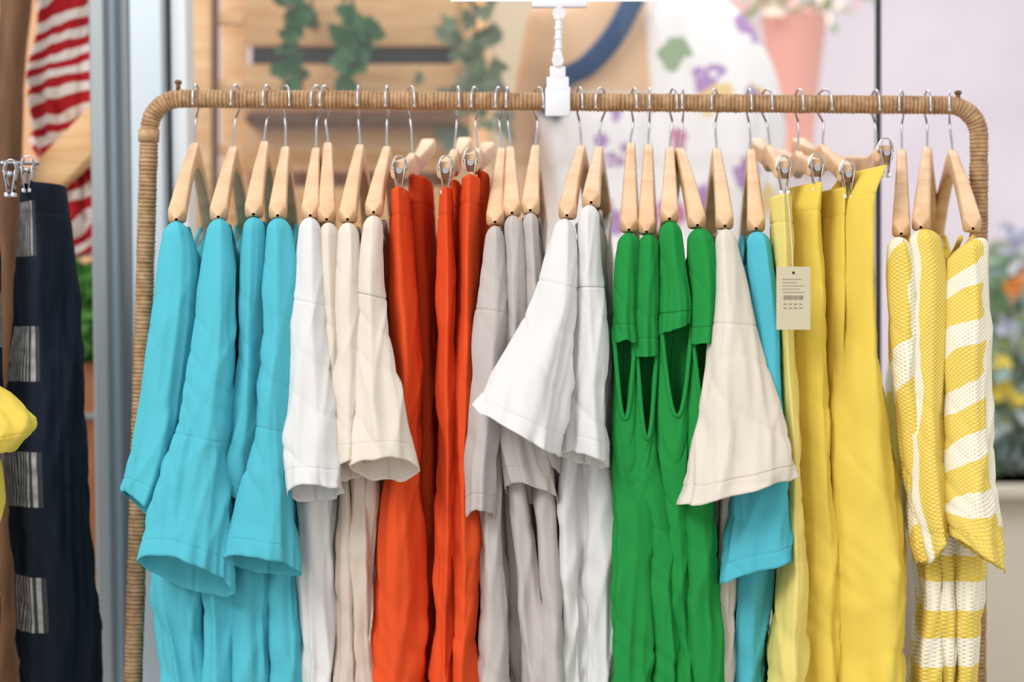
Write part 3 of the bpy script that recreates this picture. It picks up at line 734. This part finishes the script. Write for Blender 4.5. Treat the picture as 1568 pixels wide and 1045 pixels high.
# pink pot with flowers on pedestal
mb=MB(); pk=plain('pink_ceramic',(232,166,152),0.5)
Yp=1.95; kp=(Yp+D)/D
prof=[(28,50),(34,50),(60,46),(120,39),(190,32),(250,27),(256,24)]
rows=[]
for v,w in prof:
    p=P(1216,v,Yp); rows.append((p.z,p.x,Yp,w/1000*kp,w/1000*kp))
ell(mb,rows,pk,40)
pc=P(1216,30,Yp)
random.seed(5)
fm=[plain('cream_petal',(246,232,214),0.7),plain('green_stem_leaf',(110,150,96),0.7,var=.2),plain('rose_petal',(240,190,190),0.7),plain('olive_leaf',(150,160,110),.7)]
for i in range(150):
    d=Vector((random.gauss(0,0.09)-0.03,random.gauss(0,0.07),abs(random.gauss(0,0.09))))
    leaf(mb,pc+d,random.uniform(0.03,0.06),random.choice(fm),ivy=False)
mb.make('potted_flowers',smooth=True)
p=P(1216,256,Yp)
mb=MB(); mb.box(Vector((p.x,Yp,(p.z-0.02)/2)),(0.34,0.34,p.z-0.02),plain('pedestal_paint',(226,214,220),0.7),None,0.006); mb.box(Vector((p.x,Yp,p.z-0.012)),(0.38,0.38,0.022),plain('pedestal_top',(234,226,228),0.6),None,0.004); mb.make('flower_pedestal',smooth=False)
# right: stone planter with bushes
mb=MB(); st=plain('pale_stone',(200,192,176),0.8,0,60,0.2,0.08,4)
yq=1.6; a=P(1440,742,yq)
mb.box(Vector((a.x+0.9,yq+0.35,a.z/2)),(1.8,0.7,a.z),st,None,0.01); mb.box(Vector((a.x+0.9,yq+0.33,a.z-0.015)),(1.86,0.78,0.03),st,None,0.006)
auto_flat(mb.make('stone_planter'),0.4)
random.seed(21)
mb=MB(); pm=[plain('sage_leaf_pale',(134,152,134),0.6,var=.3),plain('blue_green_leaf',(134,158,156),0.6,var=.3),plain('olive_green_leaf',(150,160,112),.6,var=.3),plain('silver_leaf',(168,182,180),.6,var=.2)]
for i in range(1000):
    u=random.uniform(1500,1640); v=random.triangular(360,735,660)
    leaf(mb,P(u,v,yq+0.35+random.gauss(0,0.1)),random.uniform(0.03,0.07),random.choice(pm),ivy=False)
fo=plain('orange_petal',(235,150,70),.6); fy=plain('yellow_petal',(235,215,90),.6); fb=plain('lavender_petal',(190,192,215),.6)
for (u,v,mt) in ((1560,432,fo),(1552,445,fo),(1535,560,fy),(1545,590,fy),(1530,600,fy),(1556,610,fy),(1545,355,fb),(1562,362,fb),(1550,375,fb),(1540,500,fb)):
    for i in range(8): leaf(mb,P(u+random.gauss(0,6),v+random.gauss(0,6),yq+0.15),0.032,mt,ivy=False)
for i in range(10):
    u=random.uniform(1520,1600); mb.tube(path_smooth([P(u,745,yq+.3),P(u+5,560,yq+.28),P(u+random.uniform(-15,15),390,yq+.25)],10),0.004,g2,6)
mb.make('flowering_bush',smooth=False)
# ---------------------------------------------------------------- left side: neighbouring display
pt=patch_mat('patchwork_cotton',0.118,0.137)
mb=MB()
drape(mb,pt,[(18,280,76,276,-0.02,0.12),(15,330,84,330,-0.02,0.12),(10,450,96,450,-0.02,0.12),(5,600,105,600,-0.02,0.12),(8,800,112,800,-0.02,0.12),(12,1045,124,1045,-0.02,0.12),(12,1200,126,1200,-0.02,0.12)],p=0.6,amp=(0.002,0.012),nu=100,nv=100,capD=False,seams=(0.05,),cap=0.003,ridge=0.2)
mb.make('patchwork_trousers',solid=0.0015)
mb=MB()
drape(mb,patch_mat('patchwork_cotton_b',0.06,0.19),[(-80,282,-4,280,-0.07,0.07),(-85,450,-2,450,-0.07,0.07),(-88,600,-2,600,-0.07,0.07),(-95,800,-6,800,-0.07,0.07),(-100,1100,-10,1100,-0.07,0.07)],back=(-0.3,0),p=0.7,amp=(0.002,0.007),nu=90,nv=90,capD=False,seams=(0.05,),cap=0.003)
mb.make('patchwork_trousers',solid=0.0015)
mb=MB()
for c_ in (P(46,262,0.0),P(20,268,-0.05),P(-20,268,-0.05)):
    clip(mb,c_)
mb.tube([P(-120,250,0.0),P(60,250,0.03)],0.003,M['chrome'],8)
mb.tube([P(4,250,0.014),P(10,250,0.45)],0.004,M['chrome'],8)
mb.tube(path_smooth([P(-20,250,0.0),P(-20,180,0.0),P(-8,160,0),P(-30,150,0)],16),0.002,M['chrome'],8)
mb.make('metal_clip_hanger')
mb=MB()
drape(mb,M['yellow'],[(-90,560,-8,590,-0.24,0.05),(-100,620,24,625,-0.26,0.06),(-100,680,42,655,-0.27,0.08),(-100,710,6,695,-0.27,0.08)],p=0.9,amp=(0.002,0.008))
drape(mb,M['yellow'],[(-90,690,-2,690,-0.22,0.05),(-95,760,5,760,-0.22,0.05),(-95,850,-12,850,-0.22,0.05),(-95,1200,-10,1200,-0.22,0.05)],back=(-0.3,0),p=0.8)
mb.make('yellow_blouse',solid=0.0012)
mb=MB(); rw=stripe_mat('red_white_stripes',(180,40,46),(232,222,216),0.032,0.5,0.6,knit=False,wob=0.07)
drape(mb,rw,[(62,-60,128,-60,0.55,0.1),(48,60,128,60,0.55,0.12),(38,180,128,190,0.55,0.12),(60,290,150,290,0.55,0.12),(84,392,160,385,0.55,0.12)],p=0.8,amp=(0.014,0.04),freq=1.5)
mb.make('striped_scarf',solid=0.0015)
mb=MB()
a=P(22,-150,0.45); b=P(8,320,0.45); c0=Vector((b.x-0.01,0.45,0.0))
mb.tube(path_smooth([a,lerp(a,b,.33)+Vector((.008,0,0)),lerp(a,b,.66)-Vector((.006,0,0)),b,c0],30),[0.030+0.003*math.sin(i*1.3) for i in range(30)],M['darkwood'],18)
mb.make('wooden_post')
mb=MB(); a=P(40,310,0.52); b=P(150,195,0.52); d=(b-a); ang=math.atan2(d.z,d.x)
mb.box((a+b)/2,(d.length+0.06,0.05,0.065),M['pine'],Matrix.Rotation(-ang,3,'Y'),0.005)
auto_flat(mb.make('wooden_brace'),0.5)
mb=MB(); by=1.0; bc=P(84,0,by).x; zt=P(0,556,by).z; bw=woodmat('barrel_staves',(140,84,52),(200,136,92),(16,16,1.5),0.5)
rows=[(zt,bc,by,0.13,0.13),(zt*0.75,bc,by,0.165,0.165),(zt*0.5,bc,by,0.18,0.18),(zt*0.25,bc,by,0.165,0.165),(0.0,bc,by,0.135,0.135)]
ell(mb,rows,bw,48)
for zz,r in((zt*0.9,0.149),(zt*0.62,0.178),(zt*0.35,0.177),(zt*0.1,0.152)):
    pl=[Vector((bc+r*math.cos(2*math.pi*i/40),by+r*math.sin(2*math.pi*i/40),zz)) for i in range(41)]
    mb.tube(pl,0.008,M['alu'],8)
mb.make('wooden_barrel')
mb=MB(); gg=plain('bush_green',(70,130,50),0.7,var=.35,vscale=20)
random.seed(4)
for i in range(900):
    d=Vector((random.gauss(0,1),random.gauss(0,1),random.gauss(0,1))).normalized(); 
    leaf(mb,Vector((bc,by,zt+0.10))+Vector((d.x*0.14,d.y*0.14,d.z*0.11)),0.05,gg,ivy=False)
mb.sphere(Vector((bc,by,zt+0.10)),(0.125,0.125,0.10),gg)
mb.make('boxwood_ball_plant',smooth=False)
# ---------------------------------------------------------------- lights, world, camera
w=bpy.data.worlds.new('World'); sc.world=w; w.use_nodes=True
w.node_tree.nodes['Background'].inputs[0].default_value=(1.0,0.99,0.97,1); w.node_tree.nodes['Background'].inputs[1].default_value=0.92
def area(name,loc,target,size,power,col=(1,1,1)):
    l=bpy.data.lights.new(name,'AREA'); l.shape='RECTANGLE'; l.size=size[0]; l.size_y=size[1]; l.energy=power; l.color=col
    o=bpy.data.objects.new(name,l); o.location=loc; o.rotation_euler=(Vector(target)-Vector(loc)).to_track_quat('-Z','Y').to_euler(); sc.collection.objects.link(o)
area('front_fill_light',(-1.8,-2.6,2.9),(0,0,1.0),(1.4,1.2),42,(1,0.98,0.95))  # added soft key from upper front left, not a lamp of the place
area('shop_fill_light',(0.3,2.2,3.4),(0.2,1.8,0.8),(3,1.5),50,(1,0.95,0.88))  # added warm fill so the shop interior gets light, no real fixture
s=bpy.data.lights.new('sun','SUN'); s.energy=1.0; s.angle=0.4; so=bpy.data.objects.new('sun',s); so.rotation_euler=(math.radians(48),0,math.radians(-38)); sc.collection.objects.link(so)
cd=bpy.data.cameras.new('camera'); cam=bpy.data.objects.new('camera',cd); sc.collection.objects.link(cam)
cam.location=(0,-D,ZC); cam.rotation_euler=(math.radians(90),0,0); cd.sensor_width=36; cd.lens=36*D/1.568
cd.dof.use_dof=True; cd.dof.focus_distance=D-0.2; cd.dof.aperture_fstop=1.8
sc.camera=cam
